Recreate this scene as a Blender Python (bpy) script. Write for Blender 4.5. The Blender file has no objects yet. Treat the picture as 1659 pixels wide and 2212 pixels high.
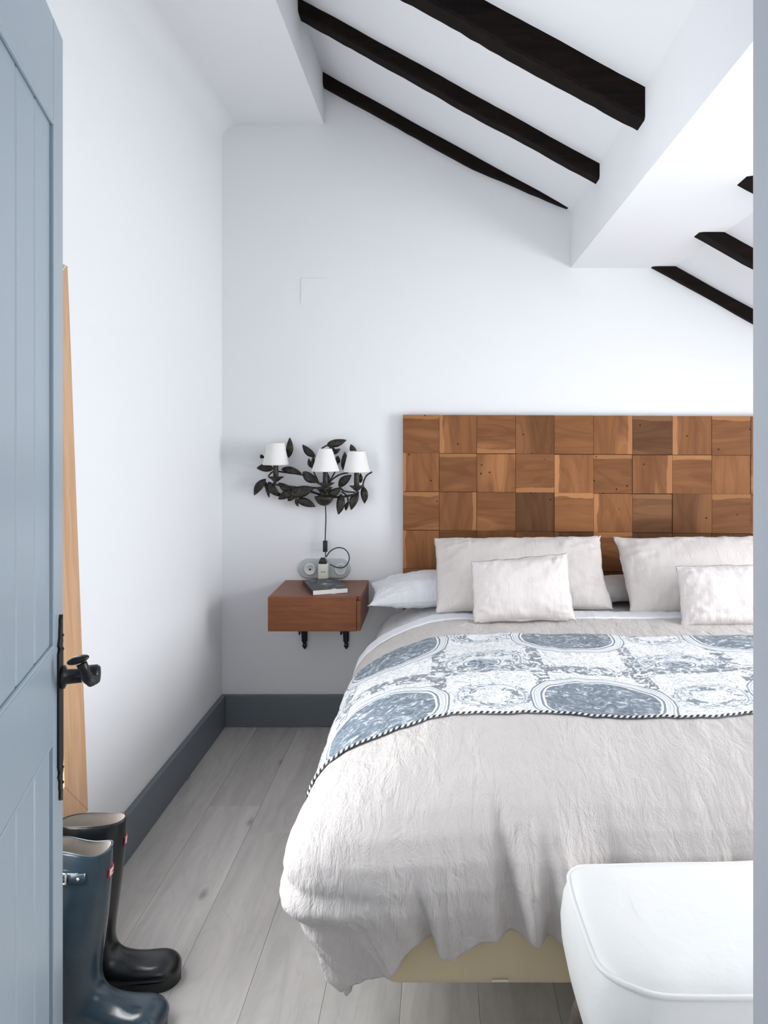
import bpy, bmesh, math, random
import numpy as np
from mathutils import Vector, Matrix
C = bpy.context.scene
COL = C.collection
random.seed(7); rng = np.random.default_rng(7)

# ---------------------------------------------------------------- camera
F = 1661.0; CX, CY, CH = 955.0, 925.0, 1.35      # focal length and vanishing point in pixels, eye height in m
cam_d = bpy.data.cameras.new('camera'); cam = bpy.data.objects.new('camera', cam_d); COL.objects.link(cam)
cam.location = (0, 0, CH); cam.rotation_euler = (math.pi/2, 0, 0)
cam_d.sensor_fit = 'VERTICAL'; cam_d.sensor_height = 36; cam_d.lens = 36*F/2212
cam_d.shift_x = (829.5-CX)/2212; cam_d.shift_y = (CY-1106)/2212
cam_d.clip_start = .02
C.camera = cam
C.view_settings.view_transform = 'Standard'; C.view_settings.look = 'None'
C.view_settings.gamma = 1; C.view_settings.use_curve_mapping = False
C.view_settings.exposure = 0.0

# ---------------------------------------------------------------- daylight and hall fill
w = bpy.data.worlds.new('sky'); C.world = w; w.use_nodes = True
w.node_tree.nodes['Background'].inputs[0].default_value = (.80, .90, 1, 1)
w.node_tree.nodes['Background'].inputs[1].default_value = 1.0
def area(name, loc, to, sx, sy, power, col):
    d = bpy.data.lights.new(name, 'AREA'); d.shape = 'RECTANGLE'; d.size = sx; d.size_y = sy
    d.energy = power; d.color = col
    o = bpy.data.objects.new(name, d); COL.objects.link(o); o.location = loc
    o.rotation_euler = (Vector(to)-Vector(loc)).to_track_quat('-Z', 'Y').to_euler()
    return o
SLOPE = .55
def zc(x): return 2.333-(x-.585)*SLOPE            # height of the sloping ceiling
# daylight entering by the dormer window on the right and the pine-framed window on the left
area('window_daylight', (2.68, 1.80, 1.20), (0, 1.80, 1.20), 1.15, 1.25, 88, (.94, .97, 1))
area('left_window_daylight', (-1.13, 1.63, 1.05), (0, 1.80, 1.0), .60, 1.26, 34, (.94, .97, 1))
area('hall_fill', (0, -.95, 1.45), (0, 0, 1.45), 1.6, 1.4, 10, (.94, .97, 1))  # added fill lamp behind the camera to lift dark areas, no window there

D = 3.4925                                        # back wall
XL, XR, YF = -1.0, 2.45, .73                      # left wall, right wall, door wall
def P(px, py, Y): return Vector(((px-CX)*Y/F, Y, CH-(py-CY)*Y/F))

# ---------------------------------------------------------------- helpers
def link(name, me, mat=None, parent=None, smooth=False):
    o = bpy.data.objects.new(name, me); COL.objects.link(o)
    if mat: me.materials.append(mat)
    if parent: o.parent = parent
    if smooth: me.polygons.foreach_set('use_smooth', [True]*len(me.polygons))
    return o
def mesh(name, vs, fs, mat=None, parent=None, smooth=False):
    me = bpy.data.meshes.new(name); me.from_pydata([tuple(v) for v in vs], [], fs); me.update()
    return link(name, me, mat, parent, smooth)
def frombm(name, bm, mat=None, parent=None, smooth=False):
    bmesh.ops.recalc_face_normals(bm, faces=bm.faces)
    me = bpy.data.meshes.new(name); bm.to_mesh(me); bm.free()
    return link(name, me, mat, parent, smooth)
def box_bm(x0, x1, y0, y1, z0, z1, bev=0, seg=2, bm=None, M=None):
    b2 = bmesh.new()
    bmesh.ops.create_cube(b2, size=1)
    for v in b2.verts:
        v.co = Vector((x0+(v.co.x+.5)*(x1-x0), y0+(v.co.y+.5)*(y1-y0), z0+(v.co.z+.5)*(z1-z0)))
    if bev: bmesh.ops.bevel(b2, geom=b2.edges[:], offset=bev, segments=seg, profile=.5, affect='EDGES')
    if M: bmesh.ops.transform(b2, matrix=M, verts=b2.verts)
    if bm is None: return b2
    me = bpy.data.meshes.new('t'); b2.to_mesh(me); b2.free(); bm.from_mesh(me); bpy.data.meshes.remove(me)
    return bm
def box(name, x0, x1, y0, y1, z0, z1, mat, parent=None, bev=0, seg=2, smooth=False):
    return frombm(name, box_bm(x0, x1, y0, y1, z0, z1, bev, seg), mat, parent, smooth)
def tag(o, label=None, cat=None, group=None, kind=None):
    for k, v in (('label', label), ('category', cat), ('group', group), ('kind', kind)):
        if v: o[k] = v
    return o
def empty(name, loc, label, cat, group=None, rz=0):
    o = bpy.data.objects.new(name, None); COL.objects.link(o); o.location = loc; o.rotation_euler = (0, 0, rz)
    o.empty_display_size = .05
    return tag(o, label, cat, group)
def adopt(o, parent):                              # parent while keeping world coordinates (parents here are unscaled)
    o.parent = parent
    o.matrix_parent_inverse = Matrix.LocRotScale(parent.location, parent.rotation_euler, None).inverted()
    return o
def sm(o, auto=None):
    o.data.polygons.foreach_set('use_smooth', [True]*len(o.data.polygons)); return o
def catmull(pts, n=6):
    pts = [Vector(p) for p in pts]; out = []
    Q = [pts[0]*2-pts[1]]+pts+[pts[-1]*2-pts[-2]]
    for i in range(1, len(Q)-2):
        for k in range(n):
            t = k/n; a, b, c, d = Q[i-1:i+3]
            out.append(.5*((2*b)+(c-a)*t+(2*a-5*b+4*c-d)*t*t+(3*b-a-3*c+d)*t**3))
    return out+[pts[-1]]
def tube(name, pts, r, mat, parent=None, seg=8, n=6, bm=None, uv=False):
    pts = catmull(pts, n) if len(pts) > 2 else [Vector(p) for p in pts]
    vs, fs = [], []; L = 0; ls = []
    up = Vector((0, 0, 1)); prev = None
    for i, p in enumerate(pts):
        if i: L += (p-pts[i-1]).length
        ls.append(L)
        t = (pts[min(i+1, len(pts)-1)]-pts[max(i-1, 0)]).normalized()
        a = (prev if prev else (Vector((0, 1, 0)) if abs(t.y) < .9 else Vector((1, 0, 0))))
        a = (a-t*a.dot(t)).normalized(); prev = a; b = t.cross(a)
        rr = r[min(i*len(r)//len(pts), len(r)-1)] if isinstance(r, (list, tuple)) else r
        for k in range(seg):
            q = 2*math.pi*k/seg; vs.append(p+a*math.cos(q)*rr+b*math.sin(q)*rr)
    for i in range(len(pts)-1):
        for k in range(seg):
            fs.append((i*seg+k, i*seg+(k+1) % seg, (i+1)*seg+(k+1) % seg, (i+1)*seg+k))
    fs.append(tuple(range(seg))[::-1]); fs.append(tuple((len(pts)-1)*seg+k for k in range(seg)))
    if bm is not None:
        bv = [bm.verts.new(v) for v in vs]
        for f in fs: bm.faces.new([bv[i] for i in f])
        return bm
    o = mesh(name, vs, fs, mat, parent, True)
    if uv:
        lay = o.data.uv_layers.new(name='UVMap')
        for lp in o.data.loops:
            i, k = divmod(lp.vertex_index, seg); lay.data[lp.index].uv = (ls[i], k/seg)
    return o
def lathe(name, prof, loc, mat, parent=None, seg=32, caps=False, M=None, flute=0, nf=0):
    vs, fs = [], []
    for (r, z) in prof:
        for k in range(seg):
            a = 2*math.pi*k/seg; rr = r*(1+(flute*math.cos(a*nf) if nf else 0))
            vs.append(Vector((rr*math.cos(a), rr*math.sin(a), z)))
    for i in range(len(prof)-1):
        for k in range(seg):
            fs.append((i*seg+k, i*seg+(k+1) % seg, (i+1)*seg+(k+1) % seg, (i+1)*seg+k))
    if caps:
        fs.append(tuple(range(seg))[::-1]); fs.append(tuple((len(prof)-1)*seg+k for k in range(seg)))
    if M: vs = [M @ v for v in vs]
    vs = [v+Vector(loc) for v in vs]
    return mesh(name, vs, fs, mat, parent, True)

# value noise in numpy
_G = rng.random((64, 64, 64))
def vn(x, y, z=0.0):
    x = np.asarray(x, float); y = np.asarray(y, float)+0*x; z = np.asarray(z, float)+0*x
    xi, yi, zi = np.floor(x).astype(int), np.floor(y).astype(int), np.floor(z).astype(int)
    f = lambda t: t*t*(3-2*t)
    u, v, ww = f(x-xi), f(y-yi), f(z-zi)
    g = lambda a, b, c: _G[(xi+a) & 63, (yi+b) & 63, (zi+c) & 63]
    r = 0
    for a in (0, 1):
        for b in (0, 1):
            for c in (0, 1):
                r = r+g(a, b, c)*(u if a else 1-u)*(v if b else 1-v)*(ww if c else 1-ww)
    return r*2-1
def sst(x, a, b):
    t = np.clip((np.asarray(x, float)-a)/(b-a), 0, 1); return t*t*(3-2*t)

# ---------------------------------------------------------------- materials
class N:
    def __init__(s, name, rough=.5, col=(.8, .8, .8), metal=0, spec=.5, sheen=0, coat=0):
        m = bpy.data.materials.new(name); m.use_nodes = True; s.m = m; s.t = m.node_tree
        s.b = s.t.nodes['Principled BSDF']; i = s.b.inputs
        i['Base Color'].default_value = (*col, 1); i['Roughness'].default_value = rough; i['Metallic'].default_value = metal
        i['Specular IOR Level'].default_value = spec; i['Sheen Weight'].default_value = sheen; i['Coat Weight'].default_value = coat
        i['Coat Roughness'].default_value = .15
    def n(s, typ, **k):
        nd = s.t.nodes.new(typ)
        for a, v in k.items(): setattr(nd, a, v)
        return nd
    def L(s, a, b): s.t.links.new(a, b)
    def set(s, sock, v):
        if isinstance(v, (int, float)): sock.default_value = v
        elif isinstance(v, tuple): sock.default_value = v if len(v) != 3 or sock.type == 'VECTOR' else (*v, 1)
        else: s.L(v, sock)
    def math(s, op, a, b=0.0, c=None, clamp=False):
        nd = s.n('ShaderNodeMath', operation=op); nd.use_clamp = clamp
        s.set(nd.inputs[0], a); s.set(nd.inputs[1], b)
        if c is not None: s.set(nd.inputs[2], c)
        return nd.outputs[0]
    def coord(s, kind='Object', scale=(1, 1, 1), loc=(0, 0, 0), rot=(0, 0, 0)):
        tc = s.n('ShaderNodeTexCoord'); mp = s.n('ShaderNodeMapping')
        mp.inputs['Scale'].default_value = scale; mp.inputs['Location'].default_value = loc; mp.inputs['Rotation'].default_value = rot
        s.L(tc.outputs[kind], mp.inputs[0]); return mp.outputs[0]
    def noise(s, vec, scale=5, detail=3, rough=.5, dist=0):
        nd = s.n('ShaderNodeTexNoise'); s.L(vec, nd.inputs['Vector'])
        nd.inputs['Scale'].default_value = scale; nd.inputs['Detail'].default_value = detail
        nd.inputs['Roughness'].default_value = rough; nd.inputs['Distortion'].default_value = dist
        return nd.outputs['Fac']
    def ramp(s, fac, stops):
        nd = s.n('ShaderNodeValToRGB'); s.L(fac, nd.inputs[0]); e = nd.color_ramp.elements
        while len(e) < len(stops): e.new(.5)
        for el, (p, c) in zip(e, stops): el.position = p; el.color = (*c, 1) if len(c) == 3 else c
        return nd.outputs[0]
    def mix(s, f, a, b, mode='MIX'):
        nd = s.n('ShaderNodeMix', data_type='RGBA', blend_type=mode)
        s.set(nd.inputs[0], f); s.set(nd.inputs[6], a); s.set(nd.inputs[7], b); return nd.outputs[2]
    def col(s, v): s.set(s.b.inputs['Base Color'], v)
    def bump(s, h, strength=.3, dist=.01):
        nd = s.n('ShaderNodeBump'); nd.inputs['Strength'].default_value = strength; nd.inputs['Distance'].default_value = dist
        s.L(h, nd.inputs['Height']); s.L(nd.outputs[0], s.b.inputs['Normal'])
    def add(s, vec, off):
        nd = s.n('ShaderNodeVectorMath', operation='ADD'); s.L(vec, nd.inputs[0]); s.set(nd.inputs[1], off); return nd.outputs[0]

M = {}
a = N('white_plaster', .85, (.83, .84, .86), spec=.2); v = a.coord()
a.bump(a.noise(v, 3.5, 4, .6), .25, .012); M['plaster'] = a.m
def paint(name, col, rough, bs=.05, spec=.5):
    a = N(name, rough, col, spec=spec); v = a.coord()
    n = a.noise(v, 60, 2); a.bump(n, bs, .002)
    a.col(a.mix(a.noise(v, 2.5, 3), tuple(c*.95 for c in col), tuple(min(1, c*1.05) for c in col)))
    return a.m
M['base'] = paint('grey_baseboard_paint', (.15, .175, .20), .45)
M['door'] = paint('blue_grey_door_paint', (.30, .365, .42), .3)
M['frame'] = paint('white_frame_paint', (.66, .70, .76), .4)

# floor planks: pale grey limed pine, grain along y
a = N('limed_pine_floor', .5, spec=.3)
oi = a.n('ShaderNodeObjectInfo'); v0 = a.coord()
off = a.n('ShaderNodeCombineXYZ'); a.L(a.math('MULTIPLY', oi.outputs['Random'], 37.), off.inputs[0]); a.L(a.math('MULTIPLY', oi.outputs['Random'], 91.), off.inputs[1])
v = a.add(v0, off.outputs[0])
mp = a.n('ShaderNodeMapping'); a.L(v, mp.inputs[0]); mp.inputs['Scale'].default_value = (9, .9, 1)
g = a.noise(mp.outputs[0], 1.6, 5, .6, 1.2)
mp2 = a.n('ShaderNodeMapping'); a.L(v, mp2.inputs[0]); mp2.inputs['Scale'].default_value = (6, 2.3, 1)
vo = a.n('ShaderNodeTexVoronoi'); a.L(mp2.outputs[0], vo.inputs['Vector']); vo.inputs['Scale'].default_value = 1.25
kn = a.math('ADD', vo.outputs['Distance'], a.math('MULTIPLY', a.noise(v, 30, 2), .06))
ring = a.math('SINE', a.math('ADD', a.math('MULTIPLY', vo.outputs['Distance'], 34.), a.math('MULTIPLY', g, 16.)))
c = a.ramp(g, [(.3, (.46, .44, .42)), (.52, (.56, .535, .51)), (.75, (.64, .61, .58))])
c = a.mix(a.math('MULTIPLY', a.math('GREATER_THAN', ring, .6), .10), c, (.36, .33, .31))
c = a.mix(a.math('MULTIPLY', a.ramp(kn, [(.06, (1, 1, 1)), (.15, (0, 0, 0))]), .75), c, (.22, .20, .19))
hsv = a.n('ShaderNodeHueSaturation'); a.L(c, hsv.inputs['Color']); a.L(a.math('MULTIPLY_ADD', oi.outputs['Random'], .22, .88), hsv.inputs['Value'])
a.col(hsv.outputs[0]); a.bump(g, .12, .003); M['floor'] = a.m
a = N('dark_gap', .9, (.12, .11, .10)); M['gap'] = a.m

# headboard tiles: colour from the object's own colour, grain along x or z
def woodtile(name, vert):
    a = N(name, .6, spec=.18)
    oi = a.n('ShaderNodeObjectInfo'); v0 = a.coord(rot=(0, math.pi/2, 0) if vert else (0, 0, 0))
    off = a.n('ShaderNodeCombineXYZ'); a.L(a.math('MULTIPLY', oi.outputs['Random'], 53.), off.inputs[0]); a.L(a.math('MULTIPLY', oi.outputs['Random'], 29.), off.inputs[2])
    v = a.add(v0, off.outputs[0])
    mp = a.n('ShaderNodeMapping'); a.L(v, mp.inputs[0]); mp.inputs['Scale'].default_value = (2.2, 6, 13)
    g = a.noise(mp.outputs[0], 1.3, 4, .55, .8)
    mp3 = a.n('ShaderNodeMapping'); a.L(v, mp3.inputs[0]); mp3.inputs['Scale'].default_value = (1.5, 1, 7)
    wv = a.noise(mp3.outputs[0], 1.0, 1, .4, .3)
    ring = a.math('SINE', a.math('MULTIPLY', wv, 60.))
    mp2 = a.n('ShaderNodeMapping'); a.L(v, mp2.inputs[0]); mp2.inputs['Scale'].default_value = (9, 20, 160)
    fine = a.noise(mp2.outputs[0], 1.5, 3, .6)
    c = a.mix(g, (.50, .44, .38), (1.45, 1.5, 1.5))
    c = a.mix(a.ramp(wv, [(.60, (0, 0, 0)), (.64, (.75, .75, .75))]), c, (1.75, 1.85, 1.9))
    c = a.mix(a.math('MULTIPLY', a.math('GREATER_THAN', ring, .55), .22), c, (.45, .38, .32))
    c = a.mix(a.math('MULTIPLY', fine, .35), c, (.5, .42, .34))
    sxz = a.n('ShaderNodeSeparateXYZ'); a.L(v0, sxz.inputs[0])
    edge = a.math('ADD', a.math('MULTIPLY', sxz.outputs[2], a.math('SIGN', a.math('SUBTRACT', oi.outputs['Random'], .5))), a.math('MULTIPLY', a.noise(v, 9, 2), .03))
    edge = a.math('MULTIPLY', a.math('GREATER_THAN', edge, .082), a.math('GREATER_THAN', a.math('FRACT', a.math('MULTIPLY', oi.outputs['Random'], 7.3)), .35))
    c = a.mix(a.math('MULTIPLY', edge, .75), c, (1.7, 1.85, 1.9))
    sp = a.n('ShaderNodeTexVoronoi'); a.L(v, sp.inputs['Vector']); sp.inputs['Scale'].default_value = 17
    c = a.mix(a.math('LESS_THAN', sp.outputs['Distance'], .07), c, (.18, .12, .08))
    a.col(a.mix(1.0, c, oi.outputs['Color'], 'MULTIPLY'))
    a.bump(fine, .25, .002); return a.m
M['tile_h'], M['tile_v'] = woodtile('teak_tile_level_grain', False), woodtile('teak_tile_upright_grain', True)
def wood(name, lo, hi, rough, sc=(3, 3, 30), dist=.8):
    a = N(name, rough, spec=.4 if rough < .6 else .12); v = a.coord(scale=sc); g = a.noise(v, 1.5, 5, .6, dist)
    a.col(a.mix(a.ramp(g, [(.3, (0, 0, 0)), (.7, (1, 1, 1))]), lo, hi)); a.bump(g, .1, .002); return a.m
M['cherry'] = wood('reddish_brown_wood', (.16, .050, .018), (.25, .088, .034), .42)
M['pine'] = wood('pale_pine', (.50, .29, .16), (.66, .42, .25), .5, (30, 30, 2))
M['rafter'] = wood('dark_stained_beam', (.0035, .0025, .0023), (.014, .008, .007), .85, (3, 25, 25), 1.5)
M['legwood'] = wood('brown_leg_wood', (.09, .065, .05), (.2, .15, .12), .5)

def linen(name, col, bs=.5, weave=True, big=1.):
    a = N(name, .85, col, spec=.15, sheen=.15); v = a.coord()
    vv = a.coord(scale=(1, .45, .45))
    w1 = a.noise(vv, 26*big, 5, .62, .9); w2 = a.noise(a.coord(scale=(3, .7, .7)), 17*big, 3, .5, .5)
    w3 = a.noise(a.coord(scale=(1, 1, .1)), 330, 1)
    h = a.math('ADD', a.math('ADD', w1, a.math('MULTIPLY', w2, .6)), a.math('MULTIPLY', w3, .12))
    a.bump(h, bs, .012)
    a.col(a.mix(a.noise(v, 6, 3), tuple(c*.94 for c in col), tuple(min(1, c*1.05) for c in col)))
    return a.m
M['duvet'] = linen('oatmeal_linen_duvet', (.58, .54, .52), .8)
M['pillow_linen'] = linen('oatmeal_linen_pillow', (.64, .595, .57), .35)
M['small_linen'] = linen('pale_linen_cushion', (.68, .635, .62), .35)
M['white_linen'] = linen('white_cotton', (.78, .79, .82), .4)
M['beige'] = linen('beige_bed_base_cloth', (.62, .52, .34), .08)
a = N('ottoman_leather', .38, (.84, .845, .83), spec=.5); v = a.coord(); a.bump(a.noise(v, 7, 4, .6), .25, .02); M['ottoman'] = a.m
M['leather_piping'] = paint('piping_white', (.85, .85, .84), .4)

a = N('black_iron', .32, (.008, .009, .011), metal=.3); v = a.coord(); a.bump(a.noise(v, 90, 3), .35, .003); M['iron'] = a.m
a = N('patinated_leaf_metal', .45, metal=.5); v = a.coord(); g = a.noise(v, 70, 4, .6)
a.col(a.ramp(g, [(.35, (.012, .011, .010)), (.6, (.05, .045, .038)), (.8, (.10, .09, .075))])); a.bump(g, .5, .003); M['leaf'] = a.m
a = N('pleated_shade_cloth', .9, (.86, .85, .84), spec=.1); a.b.inputs['Subsurface Weight'].default_value = 0; M['shade'] = a.m
a = N('black_plastic', .4, (.008, .008, .009)); M['black'] = a.m
a = N('white_porcelain', .25, (.66, .69, .68), coat=.3); M['porcelain'] = a.m
a = N('socket_plate_glaze', .4, (.50, .55, .56)); M['plate'] = a.m
a = N('cream_plastic', .45, (.72, .71, .64)); M['cream'] = a.m
a = N('chrome', .4, (.85, .85, .85), metal=1); M['chrome'] = a.m
a = N('mirror_silver', .02, (.92, .93, .93), metal=1); M['mirror'] = a.m
a = N('boot_rubber', .22, (.016, .032, .048), coat=.4); v = a.coord()
g = a.noise(v, 9, 4, .6); a.bump(a.noise(v, 16, 3), .12, .006)
a.col(a.mix(g, (.014, .030, .046), (.045, .078, .105))); M['rubber'] = a.m
a = N('boot_rubber_black', .3, (.006, .008, .010), coat=.3); v = a.coord(); a.bump(a.noise(v, 16, 3), .1, .006); M['rubber_dark'] = a.m
a = N('boot_lining', .9, (.30, .27, .235)); v = a.coord(); a.bump(a.noise(v, 200, 2), .3, .002); M['lining'] = a.m
a = N('label_white', .6, (.85, .85, .85)); M['lwhite'] = a.m
a = N('label_red', .5, (.55, .02, .03)); M['lred'] = a.m
a = N('paper', .8, (.80, .79, .75)); v = a.coord(scale=(1, 1, 300)); a.bump(a.noise(v, 2, 1), .4, .001); M['paper'] = a.m
a = N('book_cover', .35, spec=.5); v = a.coord(); g = a.noise(a.coord(scale=(14, 22, 1)), 1.3, 5, .65, .5)
a.col(a.ramp(g, [(.0, (.006, .007, .010)), (.54, (.018, .02, .028)), (.6, (.25, .27, .31)), (.68, (.8, .8, .85))])); M['cover'] = a.m
# thin window glass
m = bpy.data.materials.new('window_glass'); m.use_nodes = True; t = m.node_tree; t.nodes.clear()
o = t.nodes.new('ShaderNodeOutputMaterial'); mx = t.nodes.new('ShaderNodeMixShader'); tr = t.nodes.new('ShaderNodeBsdfTransparent'); gl = t.nodes.new('ShaderNodeBsdfGlossy')
mx.inputs[0].default_value = .07; gl.inputs['Roughness'].default_value = .02
t.links.new(tr.outputs[0], mx.inputs[1]); t.links.new(gl.outputs[0], mx.inputs[2]); t.links.new(mx.outputs[0], o.inputs[0]); M['glass'] = m

# toile runner: engraved medallions on a white ground (uv in metres)
a = N('toile_print', .8, spec=.15, sheen=.1)
uvn = a.n('ShaderNodeTexCoord'); uv = uvn.outputs['UV']
wob = a.n('ShaderNodeTexNoise'); a.L(uv, wob.inputs['Vector']); wob.inputs['Scale'].default_value = 14
wv = a.n('ShaderNodeVectorMath', operation='MULTIPLY_ADD'); a.L(wob.outputs['Color'], wv.inputs[0]); wv.inputs[1].default_value = (.016, .016, 0); a.L(uv, wv.inputs[2])
sx = a.n('ShaderNodeSeparateXYZ'); a.L(wv.outputs[0], sx.inputs[0]); U, V = sx.outputs[0], sx.outputs[1]
def cell(x, c0, p): return a.math('SUBTRACT', a.math('FLOORED_MODULO', a.math('ADD', x, -c0+p/2), p), p/2)
def ell(cu, cv, ru, rv, pu=.59, pv=.59, e=2.4):
    x = a.math('POWER', a.math('ABSOLUTE', a.math('DIVIDE', cell(U, cu, pu), ru)), e)
    y = a.math('POWER', a.math('ABSOLUTE', a.math('DIVIDE', cell(V, cv, pv), rv)), e)
    return a.math('POWER', a.math('ADD', x, y), 1/e)
def band(r, lo, hi): return a.math('MULTIPLY', a.math('GREATER_THAN', r, lo), a.math('LESS_THAN', r, hi))
def un(sc, det=4, ro=.6, di=.6, ss=(1, 1, 1)):
    mp = a.n('ShaderNodeMapping'); a.L(uv, mp.inputs[0]); mp.inputs['Scale'].default_value = ss
    return a.noise(mp.outputs[0], sc, det, ro, di)
ink, pale, mid, white = (.10, .13, .165), (.40, .46, .52), (.21, .26, .31), (.86, .87, .88)
R1 = ell(-.16, 2.035, .150, .145)
R2 = ell(.14, 2.06, .09, .075); R3 = ell(.13, 2.345, .045, .03); R4 = ell(.135, 2.36, .115, .085)
f1, f2, f3 = un(34, 5, .68, 1.4), un(60, 4, .7, .8), un(22, 4, .6, 2.2)
c = white
scroll = a.math('MULTIPLY', band(f3, .50, .535), band(f2, .40, .75))
c = a.mix(a.math('MULTIPLY', scroll, .7), c, mid)
leaf = a.math('MULTIPLY', a.math('GREATER_THAN', f1, .61), a.math('GREATER_THAN', f2, .45))
# sprays run along the cell borders and round the pale medallions
bu = a.math('ABSOLUTE', cell(U, .295-.295/2-.0+(-.15+.0), .295)); bv = a.math('ABSOLUTE', cell(V, 2.085+.2, .59))
near = a.math('MAXIMUM', a.math('LESS_THAN', bu, .022), a.math('LESS_THAN', bv, .035))
c = a.mix(a.math('MULTIPLY', a.math('MULTIPLY', near, a.math('GREATER_THAN', f1, .49)), .85), c, ink)
c = a.mix(a.math('MULTIPLY', leaf, .55), c, pale)
for R in (R2, R4):
    c = a.mix(band(R, .97, 1.03), c, pale)
    c = a.mix(a.math('MULTIPLY', band(R, .55, .93), a.math('GREATER_THAN', f1, .52)), c, mid)
    c = a.mix(a.math('MULTIPLY', band(R, 1.06, 1.18), a.math('GREATER_THAN', f2, .53)), c, mid)
c = a.mix(a.math('LESS_THAN', R3, 1.0), c, a.mix(a.math('GREATER_THAN', f1, .52), pale, ink))
c = a.mix(band(R3, 1.15, 1.25), c, mid)
c = a.mix(band(R1, 1.0, 1.26), c, white)
c = a.mix(band(R1, 1.23, 1.26), c, mid); c = a.mix(band(R1, 1.04, 1.08), c, mid); c = a.mix(band(R1, 1.18, 1.20), c, pale)
beads = a.math('GREATER_THAN', a.math('SINE', a.math('MULTIPLY', a.math('ADD', U, V), 520.)), .2)
c = a.mix(a.math('MULTIPLY', a.math('MULTIPLY', band(R1, 1.10, 1.16), beads), .8), c, pale)
scene_in = a.ramp(f1, [(.30, (.085, .115, .145)), (.46, (.17, .21, .255)), (.56, (.26, .31, .36)), (.62, (.62, .66, .70)), (.70, (.72, .75, .78))])
c = a.mix(a.math('LESS_THAN', R1, 1.0), c, scene_in)
a.col(c); a.bump(un(40, 4), .35, .006); M['toile'] = a.m
a = N('cord_trim', .7); uvn = a.n('ShaderNodeTexCoord'); sx = a.n('ShaderNodeSeparateXYZ'); a.L(uvn.outputs['UV'], sx.inputs[0])
s_ = a.math('SINE', a.math('ADD', a.math('MULTIPLY', sx.outputs[0], 420.), a.math('MULTIPLY', sx.outputs[1], 6.283)))
a.col(a.mix(a.math('GREATER_THAN', s_, 0.), (.03, .035, .045), (.75, .76, .78))); M['cord'] = a.m

# ================================================================ SETTING
def S(o, extra=None): o['kind'] = 'structure'; return o
ZT = 3.0
fl = S(box('floor', XL-.1, XR+.1, -1.0, D+.1, -.06, -.012, M['gap']))
pw = .184; x = -1.015-.002
k = 0
while x < XR:
    x1 = min(x+pw, XR); ys = [YF-.02+random.uniform(.25, 1.3)] if k else [1.95]
    ys = [YF-.13, ys[0]]+([ys[0]+1.45] if ys[0]+1.45 < D-.2 else [])+[D]
    for y0, y1 in zip(ys[:-1], ys[1:]):
        o = frombm('plank', box_bm(-(x1-x)/2+.0003, (x1-x)/2-.0003, -(y1-y0)/2+.0003, (y1-y0)/2-.0003, -.012, 0, .0006, 1), M['floor'], fl)
        o.location = ((x+x1)/2, (y0+y1)/2, 0)
    x = x1; k += 1
S(box('floor', -1.3, 1.3, -1.0, YF-.131, -.012, -.001, M['floor']))

S(box('wall_back', XL-.1, XR+.1, D, D+.1, 0, ZT, M['plaster']))
bm = bmesh.new(); ly0, ly1, lz0, lz1 = 1.31, 1.95, .40, 1.70
for a_ in ((YF-.13, ly0, 0, ZT), (ly1, D, 0, ZT), (ly0, ly1, 0, lz0), (ly0, ly1, lz1, ZT)): box_bm(XL-.12, XL, a_[0], a_[1], a_[2], a_[3], bm=bm)
S(frombm('wall_left', bm, M['plaster']))
bm = bmesh.new()                                   # right knee wall round its window
wy0, wy1, wz0, wz1 = 1.15, 2.50, .60, 1.80
for a_ in ((YF-.13, wy0, 0, 1.40), (wy1, D, 0, 1.40), (wy0, wy1, 0, wz0), (wy0-.05, wy1+.05, wz1, 1.95), (wy0-.05, wy0, 1.39, wz1), (wy1, wy1+.05, 1.39, wz1)):
    box_bm(XR, XR+.15, a_[0], a_[1], a_[2], a_[3], bm=bm)
S(frombm('wall_right', bm, M['plaster']))
# door wall with the doorway the picture is taken through
dx0, dx1 = -.545, 672.5*YF/F
bm = bmesh.new()
box_bm(XL-.1, dx0-.04, YF-.13, YF, 0, ZT, bm=bm)
box_bm(dx1+.03, XR+.1, YF-.13, YF, 0, ZT, bm=bm)
box_bm(dx0-.04, dx1+.03, YF-.13, YF, 2.13, ZT, bm=bm)
S(frombm('wall_front', bm, M['plaster']))
# hall behind the camera
bm = bmesh.new()
box_bm(-1.3, -1.2, -1.0, YF-.13, 0, 2.5, bm=bm); box_bm(1.2, 1.3, -1.0, YF-.13, 0, 2.5, bm=bm)
box_bm(-1.3, 1.3, -1.1, -1.0, 0, 2.5, bm=bm); box_bm(-1.3, 1.3, -1.1, YF-.13, 2.4, 2.5, bm=bm)
S(frombm('wall_hall', bm, M['plaster']))
# ceiling: left level soffit, slope with roof window hole, boxed purlin
bm = bmesh.new()
def prism(bm, poly, y0, y1):
    a_ = [bm.verts.new((x, y0, z)) for x, z in poly]; b_ = [bm.verts.new((x, y1, z)) for x, z in poly]
    n = len(poly); bm.faces.new(a_); bm.faces.new(b_[::-1])
    for i in range(n): bm.faces.new((a_[i], b_[i], b_[(i+1) % n], a_[(i+1) % n]))
prism(bm, [(XL-.02, 2.729), (-.536, 2.729), (-.536, 3.1), (XL-.02, 3.1)], YF-.01, D+.01)
hx0, hx1, hy0, hy1 = 1.46, XR+.15, 1.10, 2.55
def slab(x0, x1, y0, y1): prism(bm, [(x0, zc(x0)), (x1, zc(x1)), (x1, zc(x1)+.14), (x0, zc(x0)+.14)], y0, y1)
slab(-.54, hx0, YF-.01, D+.01); slab(hx0, hx1, YF-.01, hy0); slab(hx0, hx1, hy1, D+.01)
box_bm(hx0-.02, hx1, hy0-.05, hy1+.05, zc(hx0)+.002, zc(hx0)+.1, bm=bm)
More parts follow.
